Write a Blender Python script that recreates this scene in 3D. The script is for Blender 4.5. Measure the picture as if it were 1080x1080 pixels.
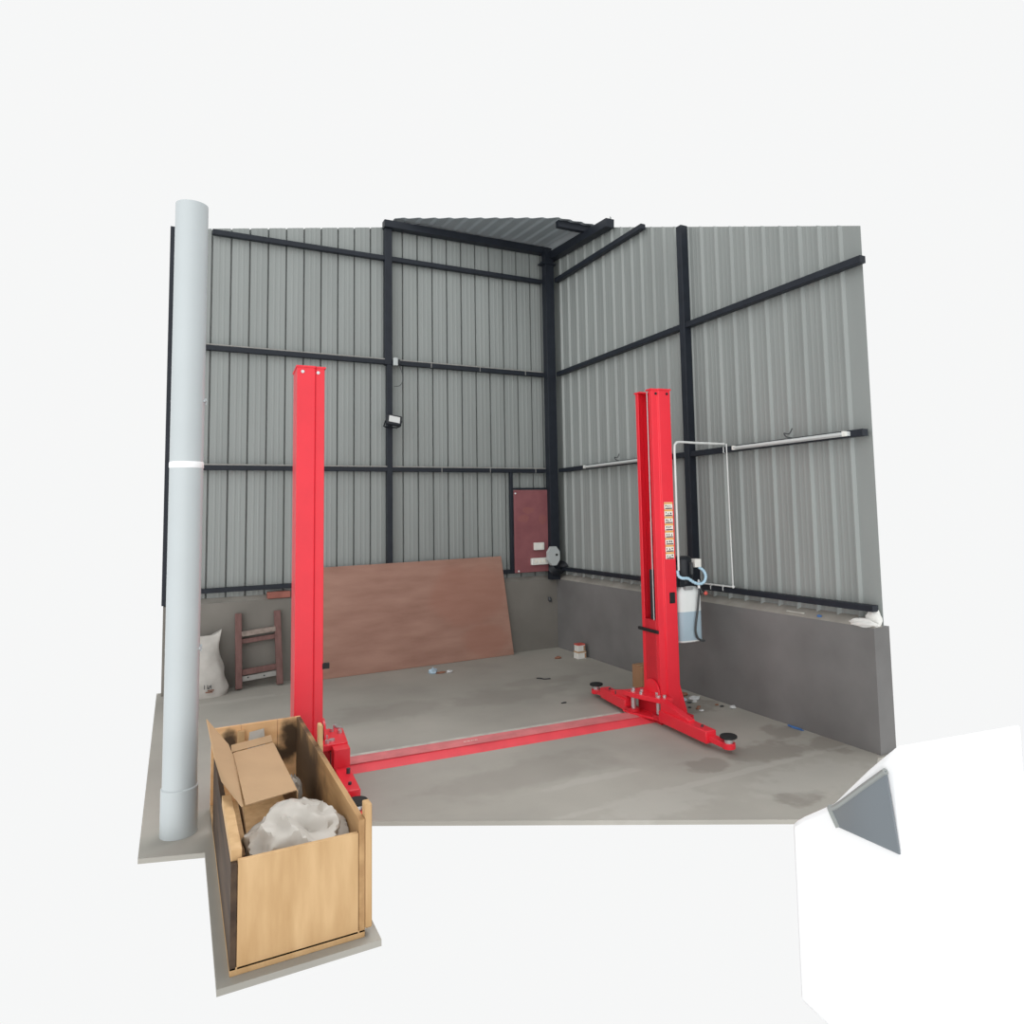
import bpy, bmesh, math, random
from mathutils import Vector, Matrix, noise
random.seed(7)
D = bpy.data
C = bpy.context.scene.collection
S = bpy.context.scene
for o in list(D.objects):
    D.objects.remove(o)

# ------------------------------------------------------------ camera
cd = D.cameras.new('camera')
cam = D.objects.new('camera', cd)
C.objects.link(cam)
R_ = Vector((0.8835734, -0.46785193, -0.02031323))
U_ = Vector((-0.02018085, -0.08137826, 0.99647896))
F_ = Vector((0.46785766, 0.88005236, 0.08134531))
M = Matrix.Identity(4)
for i in range(3):
    M[i][0], M[i][1], M[i][2] = R_[i], U_[i], -F_[i]
M.translation = Vector((-4.26235737, -7.83891997, 1.7))
cam.matrix_world = M
cd.sensor_fit = 'HORIZONTAL'
cd.sensor_width = 36
cd.lens = 736.2 / 1080 * 36
cd.shift_x = -(577.5 - 540) / 1080
cd.shift_y = (479.3 - 540) / 1080
cd.clip_start = 0.05
S.camera = cam

# ------------------------------------------------------------ world: pale overcast sky, open yard behind the viewer
W = D.worlds.new('overcast_sky')
S.world = W
W.use_nodes = True
nt = W.node_tree
nt.nodes.clear()
out = nt.nodes.new('ShaderNodeOutputWorld')
bg = nt.nodes.new('ShaderNodeBackground')
tc = nt.nodes.new('ShaderNodeTexCoord')


def wdot(vec, lo, hi, a, b):
    d = nt.nodes.new('ShaderNodeVectorMath')
    d.operation = 'DOT_PRODUCT'
    nt.links.new(tc.outputs['Generated'], d.inputs[0])
    d.inputs[1].default_value = vec
    r = nt.nodes.new('ShaderNodeMapRange')
    r.interpolation_type = 'SMOOTHSTEP'
    r.inputs['From Min'].default_value = lo
    r.inputs['From Max'].default_value = hi
    r.inputs['To Min'].default_value = a
    r.inputs['To Max'].default_value = b
    nt.links.new(d.outputs['Value'], r.inputs['Value'])
    return r.outputs['Result']


def wmul(a, b):
    m = nt.nodes.new('ShaderNodeMath')
    m.operation = 'MULTIPLY'
    nt.links.new(a, m.inputs[0])
    nt.links.new(b, m.inputs[1])
    return m.outputs[0]


ZEN = wdot((0, 0, 1), 0.66, 0.95, 1.0, 0.42)          # dimmer overhead
LEF = wdot((-0.97, 0.25, 0), 0.50, 0.98, 1.0, 0.8)  # dimmer towards the neighbouring bays
BAK = wdot((-0.71, -0.69, 0.12), 0.35, 1.0, 1.0, 2.15)   # open yard behind the viewer
LOBE = wdot((0.33, 0.33, 0.885), 0.91, 0.99, 0.0, 6.5)    # added sky lobe high behind the shed, brightens the front floor
ad = nt.nodes.new('ShaderNodeMath')
ad.operation = 'ADD'
nt.links.new(wmul(wmul(ZEN, LEF), BAK), ad.inputs[0])
nt.links.new(LOBE, ad.inputs[1])
nt.links.new(ad.outputs[0], bg.inputs['Strength'])
bg.inputs['Color'].default_value = (0.925, 0.93, 0.93, 1)
nt.links.new(bg.outputs[0], out.inputs[0])

S.view_settings.view_transform = 'Standard'
S.view_settings.look = 'None'
S.view_settings.exposure = 0.0
S.view_settings.gamma = 1.0
S.view_settings.use_curve_mapping = False


# ------------------------------------------------------------ materials
def lin(c):
    r = []
    for v in c:
        v /= 255
        r.append(v / 12.92 if v <= 0.04045 else ((v + 0.055) / 1.055) ** 2.4)
    return (*r, 1)


def mat(name, col, rough=0.6, metal=0.0, var=0.0, scale=6.0, col2=None, bump=0.0, spec=0.5, stretch=None, detail=4, lo=0.35, hi=0.65):
    m = D.materials.new(name)
    m.use_nodes = True
    t = m.node_tree
    b = t.nodes['Principled BSDF']
    b.inputs['Roughness'].default_value = rough
    b.inputs['Metallic'].default_value = metal
    b.inputs['Specular IOR Level'].default_value = spec
    c = lin(col)
    b.inputs['Base Color'].default_value = c
    if var or col2:
        tcn = t.nodes.new('ShaderNodeTexCoord')
        mp = t.nodes.new('ShaderNodeMapping')
        if stretch:
            mp.inputs['Scale'].default_value = stretch
        t.links.new(tcn.outputs['Object'], mp.inputs[0])
        n = t.nodes.new('ShaderNodeTexNoise')
        n.inputs['Scale'].default_value = scale
        n.inputs['Detail'].default_value = detail
        t.links.new(mp.outputs[0], n.inputs['Vector'])
        r = t.nodes.new('ShaderNodeValToRGB')
        r.color_ramp.elements[0].position = lo
        r.color_ramp.elements[1].position = hi
        if col2:
            a, z = lin(col2), c
        else:
            a = tuple(v * (1 - var) for v in c[:3]) + (1,)
            z = tuple(min(1, v * (1 + var)) for v in c[:3]) + (1,)
        r.color_ramp.elements[0].color = a
        r.color_ramp.elements[1].color = z
        t.links.new(n.outputs['Fac'], r.inputs[0])
        t.links.new(r.outputs[0], b.inputs['Base Color'])
        if bump:
            bp = t.nodes.new('ShaderNodeBump')
            bp.inputs['Strength'].default_value = bump
            bp.inputs['Distance'].default_value = 0.01
            t.links.new(n.outputs['Fac'], bp.inputs['Height'])
            t.links.new(bp.outputs[0], b.inputs['Normal'])
    return m


def blobs(m, spots, dark, amount=0.8, wob=0.5, wscale=7.0, soft=.4):
    """irregular stains (x, y, z, rx, ry, rz) of colour `dark` mixed over the base colour of m (object space)."""
    t = m.node_tree
    b = t.nodes['Principled BSDF']
    tcn = t.nodes.new('ShaderNodeTexCoord')
    n = t.nodes.new('ShaderNodeTexNoise')
    n.inputs['Scale'].default_value = wscale
    n.inputs['Detail'].default_value = 5
    t.links.new(tcn.outputs['Object'], n.inputs['Vector'])
    acc = None
    for (x, y, z, rx, ry, rz) in spots:
        s = t.nodes.new('ShaderNodeVectorMath')
        s.operation = 'SUBTRACT'
        t.links.new(tcn.outputs['Object'], s.inputs[0])
        s.inputs[1].default_value = (x, y, z)
        q = t.nodes.new('ShaderNodeVectorMath')
        q.operation = 'DIVIDE'
        t.links.new(s.outputs[0], q.inputs[0])
        q.inputs[1].default_value = (rx, ry, rz)
        l = t.nodes.new('ShaderNodeVectorMath')
        l.operation = 'LENGTH'
        t.links.new(q.outputs[0], l.inputs[0])
        w = t.nodes.new('ShaderNodeMath')
        w.operation = 'MULTIPLY_ADD'
        t.links.new(n.outputs['Fac'], w.inputs[0])
        w.inputs[1].default_value = wob * 2
        t.links.new(l.outputs['Value'], w.inputs[2])
        mr = t.nodes.new('ShaderNodeMapRange')
        mr.interpolation_type = 'SMOOTHSTEP'
        mr.inputs['From Min'].default_value = 0.75 + wob
        mr.inputs['From Max'].default_value = 0.75 + soft + wob
        mr.inputs['To Min'].default_value = amount
        mr.inputs['To Max'].default_value = 0
        t.links.new(w.outputs[0], mr.inputs['Value'])
        if acc is None:
            acc = mr.outputs['Result']
        else:
            mx = t.nodes.new('ShaderNodeMath')
            mx.operation = 'MAXIMUM'
            t.links.new(acc, mx.inputs[0])
            t.links.new(mr.outputs['Result'], mx.inputs[1])
            acc = mx.outputs[0]
    mix = t.nodes.new('ShaderNodeMix')
    mix.data_type = 'RGBA'
    t.links.new(acc, mix.inputs['Factor'])
    src = b.inputs['Base Color']
    if src.is_linked:
        t.links.new(src.links[0].from_socket, mix.inputs[6])
    else:
        mix.inputs[6].default_value = src.default_value
    mix.inputs[7].default_value = lin(dark)
    t.links.new(mix.outputs[2], b.inputs['Base Color'])
    return m


MT = {}
MT['sheet'] = mat('galvanised_cladding', (139, 144, 142), 0.38, 0.0, 0.05, 1.3, spec=0.4, stretch=(3, 3, 0.5))
MT['roof'] = mat('roof_sheet', (150, 158, 162), 0.5, 0.0, 0.05, 2, spec=0.3)
MT['steel'] = mat('dark_painted_steel', (31, 36, 44), 0.5, 0.0, 0.12, 9, spec=0.3)
MT['plaster'] = mat('grey_cement_plaster', (120, 117, 111), 0.9, 0.0, 0.12, 2.2, bump=0.12, spec=0.2, detail=7, lo=0.3, hi=0.7)
MT['plaster_r'] = mat('dark_cement_plaster', (114, 113, 112), 0.85, 0.0, 0.16, 1.8, bump=0.12, spec=0.25, detail=7, lo=0.3, hi=0.7)
MT['mortar'] = mat('pale_mortar_coping', (142, 139, 132), 0.9, 0.0, 0.15, 5, bump=0.2, spec=0.2)
MT['mortar_pale'] = mat('pale_grout', (190, 190, 182), 0.9, 0.0, 0.15, 9, spec=0.2)
MT['lime'] = mat('white_lime_patch', (222, 222, 218), 0.9, 0.0, 0.05, 14, bump=0.4, spec=0.2)
MT['floor'] = mat('concrete_floor', (164, 161, 153), 0.7, 0.0, 0.13, 1.1, bump=0.08, spec=0.3, detail=9, lo=0.3, hi=0.7)
blobs(MT['floor'], [(-0.60, -4.10, 0, .30, .15, .1), (-1.1, -4.08, 0, .16, .10, .1), (-1.02, -4.77, 0, .14, .09, .1),
                    (-0.10, -4.22, 0, .13, .17, .1), (-0.18, -3.83, 0, .12, .13, .1), (-0.35, -2.95, 0, .25, .16, .1),
                    ],
      (122, 116, 108), 0.5, 1.3, 7, .7)
blobs(MT['floor'], [(-0.95, -1.45, 0, .35, .12, .1), (-1.45, -1.75, 0, .5, .2, .1), (-2.6, -1.7, 0, .45, .2, .1), (-.7, -2.3, 0, .3, .2, .1), (-2.2, -3.6, 0, .5, .2, .1)],
      (132, 127, 120), 0.35, 1.4, 4, 1.0)
blobs(MT['floor'], [(-1.9, -3.9, 0, .30, .04, .1), (-1.2, -4.3, 0, .95, .03, .1), (-1.75, -4.42, 0, .30, .14, .1), (-.7, -4.6, 0, .4, .18, .1),
                    (-3.75, -.55, 0, .36, .05, .1)],
      (186, 184, 177), 0.35, 1.2, 9, .8)
MT['red'] = mat('red_gloss_paint', (230, 42, 58), 0.3, 0.0, 0.03, 5, spec=0.5)
MT['red_beam'] = mat('dusty_sheen_red', (230, 74, 84), 0.5, 0.0, 0.06, 7, spec=0.35)  # paler red: slight dust, with sheen mixed into the colour
MT['red_dust'] = mat('dusty_red_paint', (214, 124, 126), 0.6, 0.0, 0.12, 7, spec=0.25)
MT['red_dark'] = mat('dull_red_paint', (200, 36, 50), 0.4, 0.0, 0.06, 8, spec=0.4)
MT['black'] = mat('black_rubber', (34, 35, 36), 0.6, 0.0, 0.1, 20, spec=0.3)
MT['motor'] = mat('black_motor_enamel', (26, 30, 36), 0.4, 0.0, 0.1, 20, spec=0.4)
MT['chrome'] = mat('bright_zinc', (205, 207, 208), 0.3, 0.7, 0.05, 30)
MT['grey'] = mat('cable_grey', (70, 73, 75), 0.5, 0.2, 0.1, 20)
MT['pvc'] = mat('white_pvc', (186, 193, 195), 0.35, 0.0, 0.02, 3, spec=0.4)
MT['pvc2'] = mat('white_conduit', (214, 216, 214), 0.45, 0.0, 0.03, 9)
MT['tank'] = mat('white_tank_plastic', (226, 230, 229), 0.35, 0.0, 0.02, 5, spec=0.4)
MT['oil'] = mat('blue_grey_oil', (168, 188, 200), 0.3, 0.0, 0.03, 5, spec=0.4)
MT['flex'] = mat('pale_blue_flex', (176, 208, 226), 0.4)
MT['white'] = mat('white_plastic', (222, 222, 216), 0.45, 0.0, 0.03, 9)
MT['paper'] = mat('white_sticker', (232, 228, 216), 0.5)
MT['orange'] = mat('orange_sticker', (226, 170, 88), 0.5)
MT['ink'] = mat('black_ink', (32, 30, 30), 0.6)
MT['ply'] = mat('brown_plywood', (166, 130, 115), 0.65, 0.0, 0.10, 2.0, col2=(148, 112, 98), stretch=(1.2, 1, 5), spec=0.3, detail=6, lo=0.3, hi=0.7)
blobs(MT['ply'], [(-1.2, -.06, .75, .5, .3, .35), (-1.0, -.08, .2, .3, .3, .2)], (156, 108, 92), 0.45, 0.4, 3)
MT['maroon'] = mat('maroon_board', (140, 88, 91), 0.6, 0.0, 0.08, 5, col2=(128, 78, 82), spec=0.3)
blobs(MT['maroon'], [(-.11, 0, .765, .09, .2, .04), (-.17, 0, .665, .08, .2, .05), (.09, 0, .645, .06, .2, .06)], (146, 92, 86), 0.5, 0.5, 14)
MT['brick'] = mat('red_brick', (146, 94, 84), 0.9, 0.0, 0.15, 12, bump=0.4, spec=0.2)
MT['timber'] = mat('brown_stained_timber', (112, 84, 80), 0.75, 0.0, 0.15, 8, stretch=(4, 4, 1), spec=0.25)
MT['timber_pale'] = mat('pale_grey_timber', (142, 130, 122), 0.8, 0.0, 0.25, 14, spec=0.2)  # paler, greyer timber for the top rung
MT['fit_grey'] = mat('pale_grey_plastic', (176, 182, 182), 0.5)
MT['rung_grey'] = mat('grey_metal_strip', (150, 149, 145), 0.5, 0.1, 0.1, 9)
MT['sack'] = mat('white_woven_sack', (184, 181, 175), 0.8, 0.0, 0.06, 12, bump=0.25, spec=0.2)
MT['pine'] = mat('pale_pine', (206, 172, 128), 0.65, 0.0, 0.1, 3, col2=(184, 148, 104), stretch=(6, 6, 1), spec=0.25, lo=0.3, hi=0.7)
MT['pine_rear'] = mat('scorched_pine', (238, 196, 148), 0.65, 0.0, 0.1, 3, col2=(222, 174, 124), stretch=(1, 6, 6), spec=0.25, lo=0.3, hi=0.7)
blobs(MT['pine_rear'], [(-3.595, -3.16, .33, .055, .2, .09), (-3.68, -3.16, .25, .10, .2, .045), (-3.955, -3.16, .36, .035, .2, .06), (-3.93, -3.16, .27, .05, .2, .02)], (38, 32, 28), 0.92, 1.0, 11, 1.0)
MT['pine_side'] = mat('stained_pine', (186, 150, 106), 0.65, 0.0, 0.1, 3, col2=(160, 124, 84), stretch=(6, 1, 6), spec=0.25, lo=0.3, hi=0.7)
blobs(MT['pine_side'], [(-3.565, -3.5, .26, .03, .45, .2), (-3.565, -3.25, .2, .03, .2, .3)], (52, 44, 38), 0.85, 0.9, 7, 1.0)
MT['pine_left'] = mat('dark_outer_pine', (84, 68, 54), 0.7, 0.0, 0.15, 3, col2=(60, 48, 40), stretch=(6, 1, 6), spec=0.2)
MT['card'] = mat('brown_cardboard', (182, 152, 119), 0.8, 0.0, 0.04, 5, spec=0.15)
MT['card_d'] = mat('brown_carton_board', (164, 126, 96), 0.8, 0.0, 0.05, 6, spec=0.15)
MT['film'] = mat('milky_plastic_film', (204, 199, 191), 0.15, 0.0, 0.05, 6, spec=0.6)
fb = MT['film'].node_tree.nodes['Principled BSDF']
fb.inputs['Transmission Weight'].default_value = 0.2
fb.inputs['IOR'].default_value = 1.15
MT['carpaint'] = mat('white_car_paint', (246, 247, 248), 0.3, 0.0, 0.0, 1, spec=0.5)
MT['glass'] = mat('grey_car_glass', (116, 124, 130), 0.12, 0.0, 0.0, 1, spec=0.6)
MT['trimgrey'] = mat('grey_window_seal', (150, 154, 152), 0.35, 0.2)
MT['lamp'] = mat('frosted_led_glass', (206, 208, 206), 0.3)
MT['tube'] = mat('unlit_tube_glass', (196, 200, 199), 0.25)
MT['blue'] = mat('blue_plastic_scrap', (70, 112, 166), 0.5)
MT['litter'] = mat('pale_paper_scrap', (206, 208, 208), 0.8, 0.0, 0.1, 20)
MT['litter_b'] = mat('pale_blue_wrapper', (176, 200, 216), 0.5, 0.0, 0.1, 20)
MT['litter_o'] = mat('brown_paper_scrap', (140, 98, 78), 0.8, 0.0, 0.1, 20)
MT['cartonred'] = mat('red_print', (196, 84, 74), 0.6)


# ------------------------------------------------------------ mesh builder
class MB:
    def __init__(s):
        s.bm = bmesh.new()
        s.mi = 0

    def _f(s, vs):
        try:
            f = s.bm.faces.new(vs)
            f.material_index = s.mi
            return f
        except ValueError:
            return None

    def box(s, lo, hi, rot=None, piv=None):
        vs = []
        for x in (lo[0], hi[0]):
            for y in (lo[1], hi[1]):
                for z in (lo[2], hi[2]):
                    p = Vector((x, y, z))
                    if rot is not None:
                        q = Vector(piv) if piv else (Vector(lo) + Vector(hi)) / 2
                        p = q + rot @ (p - q)
                    vs.append(s.bm.verts.new(p))
        for f in ((0, 1, 3, 2), (4, 6, 7, 5), (0, 4, 5, 1), (2, 3, 7, 6), (0, 2, 6, 4), (1, 5, 7, 3)):
            s._f([vs[i] for i in f])
        return s

    def bar(s, a, b, w, h, up=(0, 0, 1), a2=None):
        a, b = Vector(a), Vector(b)
        d = (b - a).normalized()
        x = d.cross(Vector(up))
        if x.length < 1e-6:
            x = d.cross(Vector((1, 0, 0)))
        x.normalize()
        y = x.cross(d).normalized()
        r = []
        for p in (a, b):
            r.append([s.bm.verts.new(p + x * w / 2 * i + y * h / 2 * j) for i, j in ((-1, -1), (1, -1), (1, 1), (-1, 1))])
        s._f(r[0][::-1])
        s._f(r[1])
        for i in range(4):
            s._f([r[0][i], r[0][(i + 1) % 4], r[1][(i + 1) % 4], r[1][i]])
        return s

    def slab(s, quad, th):
        """thick panel from polygon corners (front face) offset along -normal"""
        q = [Vector(p) for p in quad]
        n = (q[1] - q[0]).cross(q[2] - q[0]).normalized()
        a = [s.bm.verts.new(p) for p in q]
        b = [s.bm.verts.new(p - n * th) for p in q]
        s._f(a)
        s._f(b[::-1])
        k = len(q)
        for i in range(k):
            s._f([a[i], b[i], b[(i + 1) % k], a[(i + 1) % k]])
        return s

    def prism(s, pts, z0, z1, f=lambda x, y, z: (x, y, z)):
        a = [s.bm.verts.new(f(x, y, z0)) for x, y in pts]
        b = [s.bm.verts.new(f(x, y, z1)) for x, y in pts]
        s._f(a[::-1])
        s._f(b)
        k = len(pts)
        for i in range(k):
            s._f([a[i], a[(i + 1) % k], b[(i + 1) % k], b[i]])
        return s

    def tube(s, path, r, n=10, cap=True):
        P = [Vector(p) for p in path]
        rings = []
        prev = None
        for i, p in enumerate(P):
            d = (P[min(i + 1, len(P) - 1)] - P[max(i - 1, 0)]).normalized()
            if prev is None:
                x = d.cross(Vector((0, 0, 1)))
                if x.length < 1e-4:
                    x = Vector((1, 0, 0))
            else:
                x = prev - d * prev.dot(d)
            x.normalize()
            prev = x
            y = d.cross(x)
            rr = r[i] if isinstance(r, (list, tuple)) else r
            rings.append([s.bm.verts.new(p + (x * math.cos(2 * math.pi * k / n) + y * math.sin(2 * math.pi * k / n)) * rr) for k in range(n)])
        for a, b in zip(rings, rings[1:]):
            for k in range(n):
                s._f([a[k], a[(k + 1) % n], b[(k + 1) % n], b[k]])
        if cap:
            s._f(rings[0][::-1])
            s._f(rings[-1])
        return s

    def cyl(s, a, b, r, n=20):
        return s.tube([a, b], r, n)

    def blob(s, c, r, seed=0, amp=0.25, fr=1.4, sub=3, floor=None):
        st = bmesh.ops.create_icosphere(s.bm, subdivisions=sub, radius=1)
        for v in st['verts']:
            k = 1 + amp * noise.noise(v.co * fr + Vector((seed * 7.3, seed * 3.1, seed)))
            v.co = Vector((v.co.x * r[0] * k + c[0], v.co.y * r[1] * k + c[1], v.co.z * r[2] * k + c[2]))
            if floor is not None and v.co.z < floor:
                v.co.z = floor
        for v in st['verts']:
            for f in v.link_faces:
                f.material_index = s.mi
        return s

    def build(s, name, mats, parent=None, bevel=0.0, smooth=True, seg=2):
        bmesh.ops.recalc_face_normals(s.bm, faces=s.bm.faces)
        me = D.meshes.new(name)
        s.bm.to_mesh(me)
        s.bm.free()
        o = D.objects.new(name, me)
        C.objects.link(o)
        for m in (mats if isinstance(mats, (list, tuple)) else [mats]):
            me.materials.append(MT[m])
        if smooth and len(me.polygons):
            me.shade_smooth()
            me.set_sharp_from_angle(angle=math.radians(35))
        if bevel:
            b = o.modifiers.new('bevel', 'BEVEL')
            b.width = bevel
            b.segments = seg
            b.limit_method = 'ANGLE'
        if parent:
            o.parent = parent
        return o


def tag(o, label, cat, group=None):
    o['label'] = label
    o['category'] = cat
    if group:
        o['group'] = group
    return o


def struct(o, label=None):
    o['kind'] = 'structure'
    if label:
        o['label'] = label
    return o


def thing(name, label, cat, loc=(0, 0, 0), rz=0, group=None):
    o = D.objects.new(name, None)
    C.objects.link(o)
    o.location = loc
    o.rotation_euler = (0, 0, rz)
    o.empty_display_size = 0.1
    return tag(o, label, cat, group)


def copy_tree(o, parent=None):
    c = o.copy()
    C.objects.link(c)
    if parent:
        c.parent = parent
    for ch in list(o.children):
        copy_tree(ch, c)
    return c


def shift(o, d):
    """place a world-space mesh under a thing whose origin is d (mesh moves into local space)"""
    o.data.transform(Matrix.Translation(-Vector(d)))
    return o


# ============================================================ SETTING
# floor: concrete slab
mb = MB()
fl = [(-4.40, 0.16), (-4.40, -3.62), (-4.10, -3.72), (-4.10, -4.90), (-3.50, -4.90), (-3.50, -3.66), (-0.915, -5.156), (-0.06, -4.58), (0.16, -4.58), (0.16, 0.16)]
mb.prism(fl, -0.025, 0.0)
struct(mb.build('floor', 'floor'), 'grey stained concrete floor of the open shed bay')


def cladding(name, axis, L, ribs, top, prof, bottom=0.86, off=0.09):
    """profiled sheet standing `off` behind the wall line; ribs are grooves pressed outwards"""
    pr = []
    ribs = sorted(ribs)
    lo, hi = L
    pr.append((lo, 0))
    for i, r in enumerate(ribs):
        if i:
            p = ribs[i - 1]
            w = r - p
            for k in (0.36, 0.64):
                q = p + w * k
                pr += [(q - .012, 0), (q - .006, -.0018), (q + .006, -.0018), (q + .012, 0)]
        pr += [(r + a, b) for a, b in prof]
    pr.append((hi, 0))
    pr = [p for p in pr if lo <= p[0] <= hi]
    mb = MB()
    rows = []
    for q, d in pr:
        P = (lambda z: (q, off + d, z)) if axis == 1 else (lambda z: (off + d, q, z))
        rows.append((mb.bm.verts.new(P(bottom)), mb.bm.verts.new(P(top(q)))))
    for a, b in zip(rows, rows[1:]):
        mb._f([a[0], b[0], b[1], a[1]])
    o = mb.build(name, 'sheet', smooth=False)
    so = o.modifiers.new('gauge', 'SOLIDIFY')
    so.thickness = 0.003
    so.offset = 0
    return struct(o)


def lerp(x, a, b, fa, fb):
    return fa + (fb - fa) * (x - a) / (b - a)


ribsL = [-4.17 + 0.0] + [-3.986, -3.803, -3.620, -3.436, -3.251, -3.065, -2.881, -2.697, -2.513, -2.328, -2.138, -1.949, -1.767, -1.583, -1.398, -1.211,
                         -1.024, -0.836, -0.646, -0.454, -0.259, -0.10]
ribsR = [-0.12, -0.318, -0.525, -0.735, -0.940, -1.143, -1.339, -1.535, -1.715, -1.893, -2.095, -2.288, -2.472, -2.656, -2.856, -3.052, -3.247, -3.438, -3.630, -3.824, -4.014, -4.203, -4.391]
topL = lambda x: 5.12 if x > -2.10 else lerp(x, -4.36, -2.10, 4.67, 5.09)
topR = lambda y: 5.06 if y > -1.36 else lerp(y, -4.58, -1.36, 3.72, 4.93)
wl = cladding('wall_left', 1, (-4.36, 0.10), ribsL, topL, [(-.011, 0), (-.007, .034), (.004, .034), (.010, 0)])
wl['label'] = 'grey ribbed metal cladding of the left wall, behind the brown board'
wr = cladding('wall_right', 0, (-4.57, 0.10), ribsR, topR, [(-.026, 0), (-.008, -.022), (.002, -.022), (.009, 0)])
wr['label'] = 'grey ribbed metal cladding of the right wall, behind the post with the oil tank'
mb = MB()
mb.box((-4.36, 0.0, 0), (0.0, 0.16, 0.8515))
mb.build('dwarf_wall', 'plaster', wl)['label'] = 'grey plastered dwarf wall'
mb = MB()
mb.prism([(0.0, .8515), (0.085, .8515), (0.085, .895), (0.03, .858)], -4.36, 0.0, lambda a, b, z: (z, a, b))
mb.build('coping', 'mortar', wl)['label'] = 'pale mortar ledge on the dwarf wall'
mb = MB()
mb.box((0.0, -4.56, 0), (0.16, 0.16, 0.8515))
mb.build('dwarf_wall', 'plaster_r', wr)['label'] = 'dark grey plastered dwarf wall'
mb = MB()
mb.prism([(0.0, .8515), (0.085, .8515), (0.085, .91), (0.01, .864)], -4.56, 0.0, lambda a, b, z: (a, z, b))
mb.build('coping', 'mortar', wr)['label'] = 'pale mortar ledge on the dwarf wall'
mb = MB()
mb.blob((0.02, -4.47, .872), (.035, .12, .03), 3, .5)
mb.blob((0.06, -4.52, .92), (.03, .06, .07), 5, .5)
mb.build('plaster_patch', 'lime', wr)['label'] = 'white plaster lump at the end of the ledge'

# roof corner
mb = MB()
rows = []
x = -2.08
k = 0
while x < 0.10:
    ye = -1.02 if x > -0.42 else lerp(x, -2.08, -0.42, -0.04, -1.02)
    d = 0.010 if k % 4 in (1, 2) else 0.0
    rows.append((mb.bm.verts.new((x, 0.10, 5.155 + d)), mb.bm.verts.new((x, ye, 5.155 + d + 0.075 * ye))))
    x += (0.085, 0.02, 0.03, 0.02)[k % 4]
    k += 1
for a, b in zip(rows, rows[1:]):
    mb._f([a[0], b[0], b[1], a[1]])
o = mb.build('ceiling', 'roof', smooth=False)
so = o.modifiers.new('gauge', 'SOLIDIFY')
so.thickness = 0.003
struct(o, 'dim ribbed roof sheeting over the corner of the two walls')

# steel frame, every member its own piece of trim
TN = [0]


def trim(mb, label, m='steel', bevel=0.004):
    TN[0] += 1
    return struct(mb.build('trim_%d' % TN[0], m, bevel=bevel), label)


trim(MB().box((-0.125, -0.105, 0.852), (-0.005, 0.005, 5.08)), 'dark steel column in the corner where the two walls meet')
trim(MB().box((-2.185, -0.012, 3.42), (-2.100, 0.07, 5.06)).box((-2.160, -0.012, 0.86), (-2.100, 0.07, 3.42)), 'dark steel column on the left wall above the brown board')
trim(MB().box((-0.012, -2.68, 0.86), (0.07, -2.605, 4.44)), 'dark steel column on the right wall behind the red post')
trim(MB().box((-4.375, -0.02, 0.86), (-4.325, 0.06, 4.66)), 'dark steel member at the far left end, by the white pipe')
for k, (z, h, x0, nm) in enumerate(((4.680, .054, -3.99, 'highest'), (3.451, .050, -4.32, 'second highest'), (2.2127, .048, -4.32, 'second lowest'), (0.975, .046, -4.32, 'lowest'))):
    trim(MB().box((x0, 0.0, z - h / 2), (-0.125, 0.06, z + h / 2)), nm + ' dark steel rail along the left wall')
for k, (z, h, y0, nm) in enumerate(((4.680, .056, -2.02, 'highest'), (3.451, .054, -4.62, 'second highest'), (2.2127, .050, -4.56, 'second lowest'), (0.982, .044, -4.56, 'lowest'))):
    trim(MB().box((0.0, y0, z - h / 2), (0.06, -0.105, z + h / 2)), nm + ' dark steel rail along the right wall')
trim(MB().bar((-2.20, 0.0, 5.075), (0.0, 0.0, 5.085), 0.11, 0.085), 'dark steel eave beam along the top of the left wall')
trim(MB().bar((0.0, 0.05, 5.02), (0.0, -1.44, 4.935), 0.11, 0.10), 'dark steel roof beam rising along the top of the right wall')
trim(MB().bar((-0.40, -0.93, 5.05), (0.05, -0.93, 5.05), 0.07, 0.09), 'short dark roof purlin crossing near the corner')
trim(MB().box((-0.625, -0.005, 0.99), (-0.590, 0.05, 2.19)), 'dark upright at the left edge of the maroon board')
trim(MB().box((-0.60, -0.004, 1.978), (-0.125, 0.04, 2.0)), 'thin dark rail along the top of the maroon board')
trim(MB().box((-0.185, -0.12, 4.88), (0.02, 0.0, 4.90)), 'small dark cap plate near the top of the corner column', bevel=0)

# ============================================================ TWO POST LIFT
TH = math.radians(-3.3)
LO = Vector((-2.08, -2.955, 0))
lift = thing('two_post_lift', 'red two-post hydraulic car lift with a flat base beam joining its posts', 'car lift', LO, TH)

# base beam
mb = MB()
mb.box((-1.16, .205, .0005), (1.13, .250, .006))
o = mb.build('grout_strip', 'mortar_pale', lift)
o['label'] = 'thin pale grout line behind the base beam'
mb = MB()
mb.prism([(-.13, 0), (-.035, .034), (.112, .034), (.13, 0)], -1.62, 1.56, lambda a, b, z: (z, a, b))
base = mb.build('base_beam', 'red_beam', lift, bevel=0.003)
base['label'] = 'flat red steel beam on the floor between the posts'
mb = MB()
mb.prism([(-.045, .0345), (-.045, .038), (.108, .038), (.108, .0345)], -1.15, 1.15, lambda a, b, z: (z, a, b))
cv = mb.build('cover_plate', 'red_dust', base)
cv['label'] = 'dusty pale red top plate'
for i, w in enumerate((.020, .010, .022, .012, .018, .010, .020, .012)):
    mb = MB()
    mb.box((-.30 + i * .014, .03, .038), (-.30 + i * .014 + w * .45, .040, .0395))
    mb.build('stencil_mark', 'paper', base)['label'] = 'small white stencilled mark'



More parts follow.
